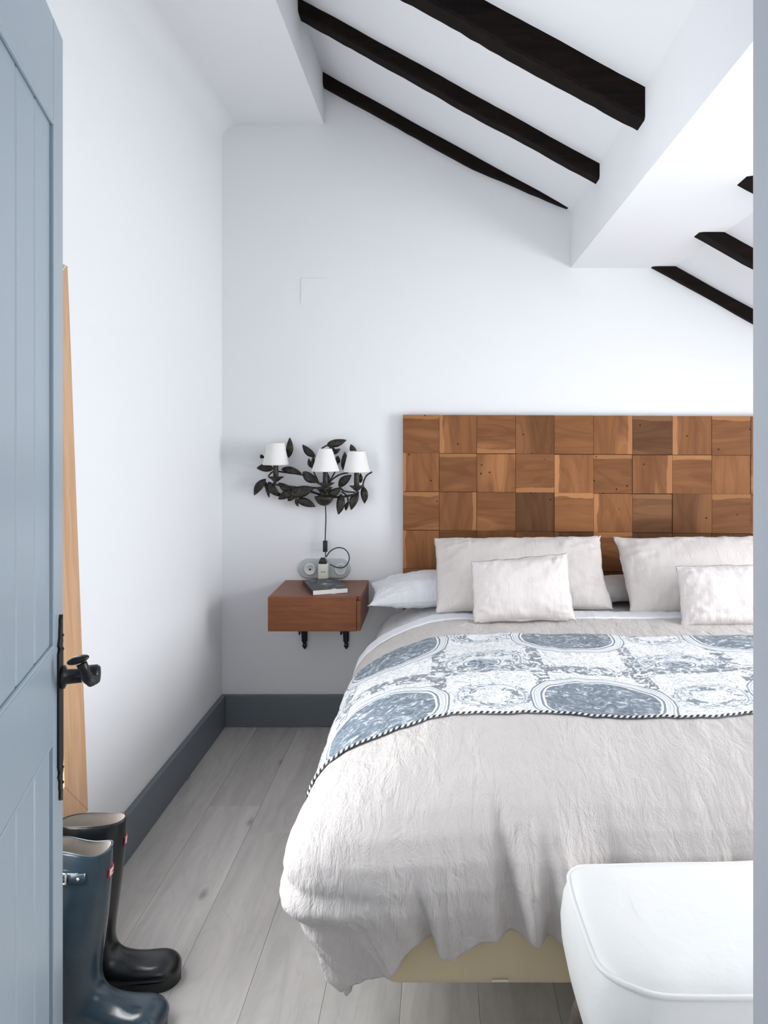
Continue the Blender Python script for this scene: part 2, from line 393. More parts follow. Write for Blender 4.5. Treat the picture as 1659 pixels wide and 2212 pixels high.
for y0, y1 in ((hy0-.05, hy0), (hy1, hy1+.05)): prism(bm, [(hx0, zc(hx0)), (hx1, zc(hx1)), (hx1, zc(hx0)+.01), (hx0, zc(hx0)+.01)], y0, y1)
prism(bm, [(.585, zc(.585)+.05), (.585, 2.078), (1.049, 2.078), (1.20, zc(1.2)+.05)], YF-.01, D+.01)
S(frombm('ceiling', bm, M['plaster']))
# rounded plaster cove where soffit meets the left wall
vs, fs = [], []
for i in range(9):
    q = i/8*math.pi/2
    for y in (YF, D): vs.append((XL+.07-.07*math.cos(q)-.0005, y, 2.729-.07+.07*math.sin(q)+.0005))
for i in range(8): fs.append((2*i, 2*i+1, 2*i+3, 2*i+2))
vs += [(XL-.001, YF, 2.73), (XL-.001, D, 2.73)]
S(mesh('trim_1', vs, fs, M['plaster'], None, True))

# windows out of view that light the room
wr = S(box('window_1', XR+.05, XR+.10, wy0, wy1, wz0, wz0+.05, M['pine']))
for a_ in ((wy0, wy1, wz1-.05, wz1), (wy0, wy0+.05, wz0+.05, wz1-.05), (wy1-.05, wy1, wz0+.05, wz1-.05), ((wy0+wy1)/2-.03, (wy0+wy1)/2+.03, wz0+.05, wz1-.05)):
    box('window_frame', XR+.05, XR+.10, *a_, M['pine'], wr, .004)
for y0, y1 in ((wy0+.05, (wy0+wy1)/2-.03), ((wy0+wy1)/2+.03, wy1-.05)): box('pane', XR+.072, XR+.078, y0, y1, wz0+.05, wz1-.05, M['glass'], wr)
# baseboards
bh = .143
bl = S(box('baseboard_left', XL, XL+.021, YF+.03, D, 0, bh, M['base'], None, .003, 2))
bb = S(box('baseboard_back', XL+.021, XR, D-.021, D, 0, bh, M['base'], None, .003, 2))
# door frame lining
bm = bmesh.new()
box_bm(dx1, dx1+.03, YF-.14, YF+.004, 0, 2.13, .004, 3, bm); box_bm(dx0-.04, dx0, YF-.14, YF+.004, 0, 2.13, .004, 3, bm); box_bm(dx0, dx1, YF-.14, YF+.004, 2.095, 2.13, .004, 3, bm)
S(frombm('door_2', bm, M['frame']))
bpy.data.objects['door_2'].name = 'trim_2'

# ---------------------------------------------------------------- rafters
def rafter(Yc, wd, dropf, label, seed):
    r = random.Random(seed); n = 70; vs, fs = [], []
    x0, x1 = -.545, (XR-.01 if Yc > 3 else 1.455)
    ph = [r.uniform(0, 6) for _ in range(6)]
    for i in range(n+1):
        x = x0+(x1-x0)*i/n
        wob = .0025*math.sin(x*5+ph[0])+.002*math.sin(x*19+ph[1])
        y0 = Yc-wd/2+wob+r.uniform(-.0012, .0012); y1 = Yc+wd/2+wob*.5+r.uniform(-.001, .001)
        zt = zc(x)+.012; d = dropf(x)+.0015*math.sin(x*13+ph[2])+r.uniform(-.0014, .0014)
        zb = zc(x)-max(d, -.01); cc = .008
        vs += [(x, y0, zt), (x, y0, zb+cc), (x, y0+cc, zb), (x, y1-cc, zb+.001), (x, y1, zb+cc), (x, y1, zt)]
    for i in range(n):
        for k in range(6):
            fs.append((i*6+k, i*6+(k+1) % 6, (i+1)*6+(k+1) % 6, (i+1)*6+k))
    fs.append(tuple(range(6))[::-1]); fs.append(tuple(n*6+k for k in range(6)))
    o = mesh('rafter', vs, fs, M['rafter'])
    return tag(o, label, 'beam', None)
rafter(2.265, .095, lambda x: .092+.003*math.sin(x*3), 'thickest dark wooden rafter on the white sloping ceiling, nearest the doorway', 1)
rafter(2.895, .080, lambda x: .054+.003*math.sin(x*4+1), 'middle dark wooden rafter on the white sloping ceiling', 2)
rafter(3.485, .060, lambda x: (.056 if x < .15 else max(.056*(1-(x-.15)/.42), -.01)) if x < .8 else .056, 'thin dark rafter tapering along the top of the back wall', 3)

# blanked junction cover on the back wall
o = box('cover_plate', (650-CX)/475.6, (706-CX)/475.6, D-.0025, D+.002, CH-(656-CY)/475.6, CH-(601-CY)/475.6, M['plaster'], None, .0006, 1)
tag(o, 'small square plaster patch outlined faintly on the back wall above the lamp', 'cover plate')

# ---------------------------------------------------------------- headboard
hb = empty('headboard', (.72, D-.03, 0), 'wide wooden headboard of square teak tiles behind the bed', 'headboard')
cols = [870, 948.6, 1030, 1114, 1197.6, 1282.4, 1366.7, 1453, 1538, 1622.4, 1707]
YH = D-.045
top0, top1 = CH-(895.5-CY)*YH/F, CH-(899-CY)*YH/F
adopt(box('backing_board', P(871, 0, YH).x, P(1706, 0, YH).x, D-.028, D-.002, .36, top1-.002, M['tile_h'], None, .002), hb)
bpy.data.objects['backing_board'].color = (.19, .09, .045, 1)
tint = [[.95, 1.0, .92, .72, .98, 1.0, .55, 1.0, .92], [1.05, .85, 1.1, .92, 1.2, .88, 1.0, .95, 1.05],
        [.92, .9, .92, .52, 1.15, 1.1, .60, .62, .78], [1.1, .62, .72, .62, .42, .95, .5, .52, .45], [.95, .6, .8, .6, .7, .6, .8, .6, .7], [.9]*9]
for c_ in range(10):
    X0, X1 = (cols[c_]-CX)*YH/F, (cols[c_+1]-CX)*YH/F
    tz = top0+(top1-top0)*(c_+.5)/9
    for r_ in range(6):
        z1 = tz-r_*(.1728+.0004*c_)+(random.uniform(-.002, .002) if r_ else 0); z0 = tz-(r_+1)*(.1728+.0004*c_)+.0008
        if r_ == 0: z1 = tz
        hw, hh = (X1-X0)/2-.0006, (z1-z0)/2-.0004
        th = random.uniform(.012, .017)
        vert = (r_+c_) % 2 == 1
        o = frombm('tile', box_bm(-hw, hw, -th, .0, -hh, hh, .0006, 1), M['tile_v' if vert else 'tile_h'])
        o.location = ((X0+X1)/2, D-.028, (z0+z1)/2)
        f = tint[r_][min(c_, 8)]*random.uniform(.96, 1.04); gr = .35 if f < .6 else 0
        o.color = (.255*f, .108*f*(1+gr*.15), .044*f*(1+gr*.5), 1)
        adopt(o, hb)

# ================================================================ BED
bed = empty('bed', (.72, 2.5, 0), 'double bed on a beige upholstered base under the linen duvet', 'bed')
adopt(box('bed_base', P(818, 0, 1.60).x, 1.60, 1.60, 3.40, .178, .355, M['beige'], None, .038, 5, True), bed)
adopt(box('mattress', -.15, 1.60, 1.66, 3.40, .356, .57, M['white_linen'], None, .05, 5, True), bed)
for x in (-.02, 1.48):
    for y in (1.95, 3.2): adopt(lathe('leg', [(.018, 0), (.024, .02), (.03, .185)], (x, y, 0), M['iron'], None, 16, True), bed)
o = box('manufacturer_tag', P(1062, 0, 1.605).x, P(1098, 0, 1.605).x, 1.5975, 1.601, .199, .203, M['cream'], None, .0008, 1); o.name = 'sewn_tag'; adopt(o, bed)

# cloth draped over a soft box; profile = (outward, height) by arc length
prof = np.array([(0, .628), (.08, .620), (.15, .603), (.22, .578), (.28, .548), (.325, .515), (.358, .475), (.374, .43), (.375, .385), (.362, .34), (.345, .30), (.328, .265), (.312, .235), (.29, .215), (.27, .21)])
seg = np.r_[0, np.cumsum(np.hypot(*np.diff(prof, axis=0).T))]
IX0, IX1, IY = .045, 1.39, 1.90
def fo(d): return np.interp(d, seg, prof[:, 0])
def fz(d): return np.interp(d, seg, prof[:, 1])
d_of_z = lambda z: np.interp(-z, -prof[:, 1], seg)
ffold = [(-.215, -.19, .020, .020, .45), (-.085, -.060, -.040, .022, .38), (-.05, -.035, .024, .020, .40), (.035, .03, .020, .045, .45), (.090, .055, -.024, .016, .48),
         (.155, .105, -.034, .030, .20), (.125, .085, .014, .016, .3), (.195, .165, .022, .018, .25), (.225, .20, -.018, .012, .3), (.262, .235, .020, .022, .22), (.35, .35, -.02, .03, .3), (.45, .44, .02, .04, .3), (.6, .6, -.02, .03, .3), (.8, .8, .02, .04, .3), (1.0, 1, -.02, .04, .3), (1.2, 1.2, .02, .04, .3)]
hemx = [-.42, -.255, -.22, -.18, -.126, -.098, -.07, -.047, -.014, .005, .042, .08, .098, .121, .145, .173, .191, .243, .3, 2]
hemz = [.245, .245, .262, .272, .288, .302, .282, .264, .250, .258, .275, .302, .312, .305, .296, .305, .313, .305, .3, .3]
def drape(A, B, off=0.0, amp=1.0, shrink=1.0):
    """A = across (m, bed x where flat), B = along (bed y where flat); returns xyz arrays"""
    vx = np.where(A < IX0, A-IX0, np.where(A > IX1, A-IX1, 0.)); vy = np.where(B < IY, B-IY, 0.)
    p = 6.0; d = (np.abs(vx)**p+np.abs(vy)**p)**(1/p)+1e-9
    f = (fo(d)+off*sst(d, .1, .3))*shrink; z = fz(d)+off*(1-sst(d, .25, .4))
    nx, ny = vx/d, vy/d
    # perimeter coordinate & hanging part
    h = sst(d, .22, .62); hf = h*np.clip(-ny, 0, 1); hs = h*np.clip(-nx, 0, 1)
    bump = np.zeros_like(A)
    tt = np.clip((d-.25)/(.70-.25), 0, 1)
    for xh, xt, dep, wd, st in ffold:
        dep = dep*1.7*(1-.25*sst(B*0+1, 0, 1))
        xc = xt+(xh-xt)*tt; wdd = wd*(.6+.7*tt)
        bump += dep*np.exp(-((A-xc)/wdd)**2)*sst(d, st, st+.32)*np.clip(-ny*1.3, 0, 1)
    bump += .008*vn(A*20+3, B*3, 1.5)*hf+.003*vn(A*50, B*6, 2.5)*hf
    bump += .010*vn(B*11+7, A*3, 4.5)*hs+.002*vn(B*40, A*5, 5.5)*hs
    # gather at the foot corner
    ang = np.arctan2(-vy, -vx+1e-9); cm = np.sin(np.clip(2*ang, 0, math.pi))
    bump += .013*np.sin(ang*17)*sst(d, .42, .72)*cm+.020*sst(d, .1, .38)*cm*(1-sst(d, .45, .65))
    top = 1-sst(d, .25, .45)
    zz = .007*vn(A*4, B*4, 8.)+.0035*vn(A*13, B*7, 9.)+.0018*vn(A*34, B*15, 10.)
    dn1, dn2 = d_of_z(.415), d_of_z(.345)
    bump -= (.012*np.exp(-((d-dn1)/.022)**2)+.010*np.exp(-((d-dn2)/.020)**2)-.008*np.exp(-((d-(dn1+dn2)/2)/.03)**2))*cm*sst(ang, .1, .7)*(1-sst(ang, .9, 1.3))
    bump += .035*cm*sst(d, .60, .85)*sst(-A, .05, .2)
    bump = bump*amp-.028*sst(A, .24, .34)*sst(d, .2, .4)*np.clip(-ny, 0, 1)
    z = z-.060*cm*sst(d, .50, .78)*amp*sst(-A, .13, .27)
    x = np.where(A < IX0, IX0, np.where(A > IX1, IX1, A))+nx*(f+bump)
    y = np.where(B < IY, IY, B)+ny*(f+bump)
    zn = z+zz*(top*.9+.1)*amp
    zn += .006*np.sin(A*9)*(1-sst(d, .2, .5))*sst(-(B-2.4), -.6, .4)
    x += .003*vn(B*30, zn*22, 11.)*h; y += .003*vn(A*34, zn*14, 12.)*h
    return np.stack([x, y, zn], -1)
def gridmesh(name, A, B, off, mat, parent=None, solid=0, amp=1.0, uvs=True, shrink=1.0):
    Pn = drape(A, B, off, amp, shrink); n, m_ = A.shape
    idx = np.arange(n*m_).reshape(n, m_)
    fs = np.stack([idx[:-1, :-1], idx[:-1, 1:], idx[1:, 1:], idx[1:, :-1]], -1).reshape(-1, 4)
    me = bpy.data.meshes.new(name); me.from_pydata(Pn.reshape(-1, 3).tolist(), [], fs.tolist()); me.update()
    lay = me.uv_layers.new(name='UVMap'); vi = np.zeros(len(me.loops), int); me.loops.foreach_get('vertex_index', vi)
    lay.data.foreach_set('uv', np.stack([A.ravel()[vi], B.ravel()[vi]], -1).ravel())
    o = link(name, me, mat, parent, True)
    if me.polygons[len(me.polygons)//3].normal.z < 0: me.flip_normals()
    if solid:
        s = o.modifiers.new('thick', 'SOLIDIFY'); s.thickness = solid; s.offset = -1
    return o, Pn
# duvet
na, nb = 330, 260
B1 = np.linspace(0, 1, nb); A1 = np.linspace(0, 1, na)
Lside = d_of_z(.25)
aL, aR = IX0-Lside, IX1+Lside
Ag = np.interp(A1, [0, .66, 1], [aL, .75, aR])
A2, T2 = np.meshgrid(Ag, B1, indexing='xy')
hz = np.interp(Ag, hemx, hemz); hz = sum(np.interp(Ag+q, hemx, hemz) for q in (-.03, -.015, 0, .015, .03))/5; Lf = d_of_z(hz+.014*sst(Ag, -.2, -.12))
headY = 2.915+.012*vn(Ag*3, 0*Ag)-.10*np.clip((-.02-Ag)/.5, 0, 1)
B2 = headY[None, :]*(1-T2)+(IY-Lf)[None, :]*T2
duvet, _ = gridmesh('duvet', A2, B2, 0.0, M['duvet'], None, .022)
tag(duvet, 'rumpled oatmeal linen duvet hanging over the foot of the bed', 'duvet')
# white under-sheet at the head of the bed
As = np.linspace(IX0-d_of_z(.30), IX1+.3, 170); Bs = np.linspace(2.70, 3.405, 70)
A3, B3 = np.meshgrid(As, Bs)
shx = np.where(A3 < IX0, .93, 1.0)
sheet, _ = gridmesh('bed_sheet', A3, B3, -.022, M['white_linen'], None, 0, .6, shrink=.95)
tag(sheet, 'white top sheet tucked under the pillows at the headboard', 'sheet')
# folded sheet edge peeping over the duvet
As = np.linspace(IX0-.46, IX1+.3, 220); Bs = np.linspace(2.90, 3.0, 8)
A4, B4 = np.meshgrid(As, Bs); B4 = B4+.010*vn(As*5, 0*As)[None, :]-.10*np.clip((-.02-As)/.5, 0, 1)[None, :]
fold, _ = gridmesh('sheet_fold', A4, B4, .004, M['white_linen'], sheet, .004, .9)
# runner
RY0, RY1 = 1.925, 2.665
As = np.linspace(IX0-d_of_z(.425), IX1+.3, 300); Bs = np.linspace(RY0, RY1, 110)
A5, B5 = np.meshgrid(As, Bs); B5 = B5+(.010*np.sin(As*6+.5)+.005*vn(As*9, 0*As))[None, :]
A5 = A5+(.006*np.sin(Bs*40))[:, None]*sst(-As, .3, .46)[None, :]
runner, Pr = gridmesh('bed_runner', A5, B5, .0065, M['toile'], None, .003)
tag(runner, 'blue-grey and white toile print runner spread across the duvet', 'bed runner')
for row in (0,):
    pts = [Vector(Pr[row, i])+Vector((0, -.001, .001)) for i in range(0, 300, 3)]
    tube('cord_edge', pts, .0030, M['cord'], runner, 8, 2, uv=True)

# ---------------------------------------------------------------- pillows
def pillow(name, cs, T, mat, label, cat, group=None, seed=0, pinch=.035, wr=1.0, Tb=None, ears=.0, front=None):
    """cs: corners TL, TR, BR, BL"""
    n = 56; TL, TR, BR, BL = [np.array(c) for c in cs]
    u = np.sin(np.linspace(-1, 1, n)*math.pi/2*.96)/math.sin(math.pi/2*.96)
    Uu, Vv = np.meshgrid(u, u)
    nrm = np.cross(TR-TL, BL-TL); nrm /= np.linalg.norm(nrm)
    if nrm[1] > 0: nrm = -nrm
    if abs(nrm[2]) > .9 and nrm[2] < 0: nrm = -nrm
    x = Uu*(1-pinch*(1-Vv**2))+.012*vn(Vv*3+seed, Uu*0+seed); y = Vv*(1-pinch*1.4*(1-Uu**2))+.014*vn(Uu*4+seed*3, Uu*0+2)
    s, t = (x+1)/2, (1-y)/2
    base = ((1-s)*(1-t))[..., None]*TL+(s*(1-t))[..., None]*TR+(s*t)[..., None]*BR+((1-s)*t)[..., None]*BL
    th = (np.clip(1-np.abs(Uu)**2.6, 0, 1)*np.clip(1-np.abs(Vv)**2.6, 0, 1))**.55
    e = np.clip(1-th, 0, 1)
    w1 = .010*vn(Uu*3+seed, Vv*3, seed+.5)+.007*vn(Uu*9+seed, Vv*5, seed+1.5)*(.4+e)+.005*vn(Uu*24, Vv*7+seed, 3.)*(e*1.3)*(1-e)*3
    w1 += .006*vn(Uu*6, Vv*26+seed, 5.)*e*(1-e)*3*np.abs(Uu)**2
    out = []
    for sg, tt in ((1, T), (-1, Tb or T*.6)):
        hgt = tt*th*(1-.12*Vv)+(w1*wr*np.minimum(1, th*3))
        out.append(base+nrm*(sg*hgt)[..., None])
    rim = (.004*vn(np.arange(4*n), np.zeros(4*n)))
    vs = np.concatenate([out[0].reshape(-1, 3), out[1].reshape(-1, 3)]); idx = np.arange(n*n).reshape(n, n)
    q = np.stack([idx[:-1, :-1], idx[:-1, 1:], idx[1:, 1:], idx[1:, :-1]], -1).reshape(-1, 4)
    bm = bmesh.new(); bv = [bm.verts.new(v) for v in vs]; bm.verts.ensure_lookup_table()
    for f in q.tolist(): bm.faces.new([bv[i] for i in f])
    for f in (q+n*n)[:, ::-1].tolist(): bm.faces.new([bv[i] for i in f])
    bmesh.ops.remove_doubles(bm, verts=bm.verts, dist=.0012)
    o = frombm(name, bm, mat, None, True)
    # seam flange round the rim
    rim = [base[0, i] for i in range(0, n, 2)]+[base[i, n-1] for i in range(0, n, 2)]+[base[n-1, i] for i in range(n-1, -1, -2)]+[base[i, 0] for i in range(n-1, 0, -2)]
    vs = []; cen = base[n//2, n//2]
    for i, r in enumerate(rim):
        dr = (r-cen)/np.linalg.norm(r-cen); j = .0025*float(vn(i*.7+seed, seed*1.))
        vs += [Vector(r-dr*.006+nrm*.002), Vector(r+dr*(.0055+j)+nrm*j), Vector(r-dr*.006-nrm*.002)]
    nn = len(rim); fs = []
    for i in range(nn):
        k = (i+1) % nn
        for a_ in range(3): fs.append((3*i+a_, 3*i+(a_+1) % 3, 3*k+(a_+1) % 3, 3*k+a_))
    mesh('seam', vs, fs, mat, o, True)
    return tag(o, label, cat, group)
def C4(*q): return [P(*c) for c in q]
# sleeping pillows lying flat
pillow('pillow', [(-.315, 3.41, .665), (.37, 3.43, .69), (.37, 3.15, .665), (-.292, 3.10, .635)], .08, M['white_linen'], 'white cotton sleeping pillow lying flat at the left, under the linen pillow', 'pillow', None, 3, .06, .8)
pillow('pillow', [(.42, 3.41, .655), (1.30, 3.41, .665), (1.30, 3.15, .66), (.45, 3.15, .655)], .065, M['pillow_linen'], 'flat oatmeal sleeping pillow glimpsed in the gap between the two big linen pillows', 'pillow', None, 5, .05, .8)
# big linen pillows leaning on the headboard
pillow('linen_pillow', C4((939, 1163, 3.25), (1293, 1158, 3.25), (1322, 1315, 3.02), (942, 1322, 3.00)), .085, M['pillow_linen'], 'large oatmeal linen pillow leaning on the headboard, left of the gap', 'pillow', None, 11)
pillow('linen_pillow', C4((1328, 1162, 3.25), (1700, 1160, 3.25), (1735, 1322, 3.00), (1362, 1325, 3.00)), .085, M['pillow_linen'], 'large oatmeal linen pillow leaning on the headboard, right of the gap', 'pillow', None, 17)
pillow('cushion', C4((1019, 1214, 2.93), (1224, 1196, 2.93), (1240, 1338, 2.85), (1026, 1344, 2.84)), .065, M['small_linen'], 'small pale linen cushion in front of the left big pillow', 'cushion', None, 23, .03, .8)
pillow('cushion', C4((1462, 1224, 2.93), (1665, 1219, 2.93), (1685, 1352, 2.84), (1475, 1352, 2.83)), .065, M['small_linen'], 'small pale linen cushion by the right edge, in front of the right big pillow', 'cushion', None, 29, .03, .8)

# ================================================================ NIGHTSTAND
nx0, nx1, ny0, nt, nz = (616.5-CX)/475.6, (796.5-CX)/475.6, 3.14, .660, .522
ns = empty('nightstand', ((nx0+nx1)/2, D, nt), 'small floating reddish-brown wooden nightstand on the back wall by the bed', 'nightstand')
t_ = .016
for a_ in (('top_panel', nx0, nx1, ny0+.0182, D, nt-t_, nt), ('bottom_panel', nx0+t_, nx1-t_, ny0+.02, D, nz, nz+t_), ('side_panel', nx0, nx0+t_, ny0+.018, D, nz, nt-t_), ('side_panel', nx1-t_, nx1, ny0+.002, D, nz, nt-t_)):
    adopt(box(*a_, M['cherry'], None, .0012, 1), ns)
adopt(box('drawer_front', nx0, nx1-t_-.0012, ny0, ny0+.017, nz-.002, nt-.001, M['cherry'], None, .0012, 1), ns)
for px in (658, 747.5):
    x = (px-CX)/475.6
    br = mesh('bracket', [], [], M['iron']); bm = bmesh.new()
    def plate(sec):
        rr = [[bm.verts.new((cx_+a_*w_, D-b_, z_)) for a_, b_ in ((-1, .001), (-1, t0), (-.5, t0+.003), (.5, t0+.003), (1, t0), (1, .001))] for z_, w_, cx_, t0 in sec]
        for r0, r1 in zip(rr[:-1], rr[1:]):
            for k in range(6): bm.faces.new((r0[k], r0[(k+1) % 6], r1[(k+1) % 6], r1[k]))
        bm.faces.new(rr[0]); bm.faces.new(rr[-1])
    plate([(nz-.002, .0145, x, .012), (.45, .0135, x, .012), (.40, .0125, x+.001, .012), (.385, .0120, x+.001, .013), (.381, .0085, x+.001, .012), (.374, .0075, x+.002, .012), (.366, .010, x+.002, .014), (.360, .009, x+.002, .012), (.354, .0045, x+.002, .010), (.350, .0035, x+.002, .008)])
    box_bm(x-.010, x+.010, D-.22, D-.002, nz-.010, nz-.001, .002, 1, bm)
    tube('', [(x, D-.20, nz-.006), (x, D-.15, .495), (x, D-.06, .47), (x, D-.008, .44)], .006, None, bm=bm)
    box_bm(x-.024, x-.018, D-.02, D-.002, .415, nz-.001, .002, 1, bm)
    bmesh.ops.recalc_face_normals(bm, faces=bm.faces); bm.to_mesh(br.data); bm.free(); adopt(br, ns)
# paperback on it
bk = empty('paperback_book', (-.534, 3.172, nt), 'dark-covered paperback book lying askew on the wooden nightstand', 'book', None, math.atan2(.05, .137))
box('page_block', .002, .147, .001, .229, .0012, .0195, M['paper'], bk)
box('front_cover', 0, .150, 0, .23, .0195, .0212, M['cover'], bk, .0004, 1); box('back_cover', 0, .150, 0, .23, 0, .0012, M['cover'], bk)
box('spine', -.0012, .001, 0, .23, 0, .0212, M['black'], bk)

# ================================================================ SOCKETS, CORD
pz = CH-(1228-CY)/475.6
def wx(px): return (px-CX)/475.6
def wz(py): return CH-(py-CY)/475.6
sp = empty('socket_plate', (wx(701), D, pz), 'oval grey-white porcelain double socket plate on the wall above the nightstand', 'socket')
bm = bmesh.new(); lv = [(0, 1.0), (.006, 1.0), (.010, .96), (.013, .90), (.0135, .80)]; rings = []
for dy, s_ in lv:
    ring = []
    for k in range(64):
        q = 2*math.pi*k/64; cx_ = (.072 if math.cos(q) > 0 else -.072); r = .0455*s_
        ring.append(bm.verts.new((wx(701)+cx_+r*math.cos(q), D-dy, pz+r*math.sin(q))))
    rings.append(ring)
for r0, r1 in zip(rings[:-1], rings[1:]):
    for k in range(64): bm.faces.new((r0[k], r0[(k+1) % 64], r1[(k+1) % 64], r1[k]))
bm.faces.new(rings[-1])
adopt(frombm('plate', bm, M['plate'], None, True), sp)
RX = Matrix.Rotation(math.pi/2, 3, 'X')
for i, px in enumerate((671.5, 737)):
    f = adopt(lathe('socket_face', [(.0275, 0), (.0275, .008), (.0255, .012), (.019, .0125), (.018, .0105), (.0001, .0105)], (wx(px), D-.0135, pz), M['porcelain'], None, 40, M=RX), sp)
    if i == 0:                                      # heart-shaped slot and two pins
        bm = bmesh.new(); vs = []
        for k in range(24):
            q = 2*math.pi*k/24
            vs.append(bm.verts.new((wx(px)+.0004*(16*math.sin(q)**3)*.9, D-.0247, pz+.00036*(13*math.cos(q)-5*math.cos(2*q)-2*math.cos(3*q)-math.cos(4*q)))))
        r = bmesh.ops.extrude_face_region(bm, geom=[bm.faces.new(vs)])
        for v_ in r['geom']:
            if isinstance(v_, bmesh.types.BMVert): v_.co.y += .002
        adopt(frombm('slot', bm, M['black']), sp)
        for dx in (-.0115, .0115): adopt(lathe('screw', [(.0022, 0), (.0022, .002), (.0001, .0022)], (wx(px)+dx, D-.024, pz), M['chrome'], None, 12, M=RX), sp)
    else:
        bm = bmesh.new(); box_bm(wx(px)-.003, wx(px)+.003, D-.034, D-.023, pz-.015, pz+.012, .002, 2, bm)
        adopt(frombm('rotary_knob', bm, M['porcelain']), sp)
# adapter
ad = empty('plug_adapter', (wx(701), D-.03, pz), 'cream plug adapter in the middle of the socket plate', 'adapter')
adopt(box('adapter_body', wx(691), wx(712), D-.052, D-.0135, wz(1247), wz(1214), M['cream'], None, .004, 3, True), ad)
adopt(lathe('socket_well', [(.0155, 0), (.0155, .0012), (.0145, .0012), (.0140, -.001), (.0001, -.001)], (wx(701.5), D-.052, wz(1232)), M['cream'], None, 32, M=RX), ad)
for dx in (-.006, .006): adopt(lathe('pin_hole', [(.0024, 0), (.0024, .0022), (.0001, .0022)], (wx(701.5)+dx, D-.0515, wz(1231)), M['black'], None, 12, M=RX), ad)
for dz in (.011, -.013): adopt(box('earth_clip', wx(700.6), wx(702.6), D-.0545, D-.051, wz(1232)+dz-.003, wz(1232)+dz+.003, M['chrome']), ad)

# ================================================================ WALL LAMP
def Z1(x, y, dep=.035): return P(520+x*.20495, 920+y*.20495, D-dep)
lamp = empty('wall_lamp', (wx(701), D, wz(1060)), 'dark metal three-armed leaf sconce with white pleated shades on the back wall', 'wall lamp')
def leaf(i, x0, y0, x1, y1, wd, dep, curl):
    a_, b_ = Z1(x0, y0, dep), Z1(x1, y1, dep+curl); ax = b_-a_; L = ax.length; ax.normalize()
    sd = ax.cross(Vector((0, 1, 0))).normalized(); fr = Vector((0, -1, 0)); W_ = wd*.20495/475.6/2*1.02
    n = 12; vs = []; fs = []
    for k in range(n+1):
        t = k/n; hw = W_*math.sin(math.pi*t**.85)**.8 if 0 < k < n else .0006
        cc = a_+ax*(L*t)+fr*(.008*math.sin(math.pi*t))+sd*(W_*.25*math.sin(math.pi*t)*(1 if i % 2 else -1))
        for s_, bz in ((-1, 0), (-.5, .0028), (0, .0005), (.5, .0028), (1, 0)): vs.append(cc+sd*(hw*s_)+fr*bz*(hw/W_ if W_ else 0))
    for k in range(n):
        for j in range(4): fs.append((k*5+j, k*5+j+1, (k+1)*5+j+1, (k+1)*5+j))
    o = mesh('leaf', vs, fs, M['leaf'], None, True); s_ = o.modifiers.new('t', 'SOLIDIFY'); s_.thickness = .0016
    adopt(o, lamp)
LV = [(505, 335, 518, 125, 72, .03, 0), (785, 325, 652, 200, 72, .03, 0), (912, 192, 1112, 150, 78, .03, .01), (752, 442, 718, 345, 40, .02, 0),
      (755, 440, 768, 310, 34, .03, 0), (985, 297, 1048, 243, 42, .03, 0), (1000, 265, 935, 235, 40, .03, 0), (1035, 392, 1022, 315, 52, .02, 0),
      (1083, 466, 1096, 275, 70, .03, 0), (1218, 292, 1160, 195, 60, .02, 0), (348, 452, 170, 445, 82, .045, 0), (430, 455, 642, 500, 72, .05, 0),
      (655, 485, 822, 592, 95, .05, 0), (245, 335, 210, 303, 36, .03, 0), (262, 560, 143, 730, 80, .04, .01), (265, 590, 300, 755, 36, .03, 0),
      (292, 590, 412, 742, 82, .04, 0), (555, 688, 398, 600, 78, .045, 0), (510, 705, 772, 650, 118, .055, 0), (500, 790, 640, 640, 90, .045, 0), (545, 700, 398, 772, 78, .05, 0),
      (592, 780, 788, 850, 84, .04, .01), (588, 755, 605, 848, 32, .03, 0), (1035, 642, 1167, 518, 84, .05, .01), (905, 735, 1062, 650, 78, .045, 0),
      (1058, 720, 1030, 934, 86, .05, .01), (1235, 700, 1165, 884, 84, .05, .01), (1288, 638, 1306, 817, 74, .04, 0), (1135, 800, 1108, 890, 36, .035, 0),
      (935, 600, 905, 488, 56, .035, 0), (1262, 600, 1262, 500, 40, .035, 0)]
for i, l in enumerate(LV): leaf(i, *l)
ST = [[(850, 240), (915, 205), (1008, 216)], [(1135, 492), (1040, 515), (960, 570), (905, 640), (900, 740)], [(290, 530), (350, 480), (480, 492), (660, 520), (760, 570), (830, 610)],
      [(262, 560), (250, 620), (300, 690), (390, 730), (520, 705), (640, 640), (800, 655)], [(900, 725), (960, 690), (1040, 655), (1100, 690), (1210, 700)], [(1385, 485), (1325, 525), (1292, 600), (1285, 680)],
      [(1062, 690), (1120, 740), (1130, 800), (1110, 885)], [(345, 590), (370, 680), (420, 720)], [(360, 590), (345, 620), (300, 690)], [(770, 320), (755, 440), (830, 610)], [(1020, 390), (1000, 470), (930, 600)],
      [(590, 690), (585, 760), (600, 845)], [(915, 205), (960, 235), (1000, 270)]]
for s_ in ST:
    adopt(tube('stem', [Z1(x, y, .04) for x, y in s_], .0036, M['leaf'], None, 7, 5), lamp)
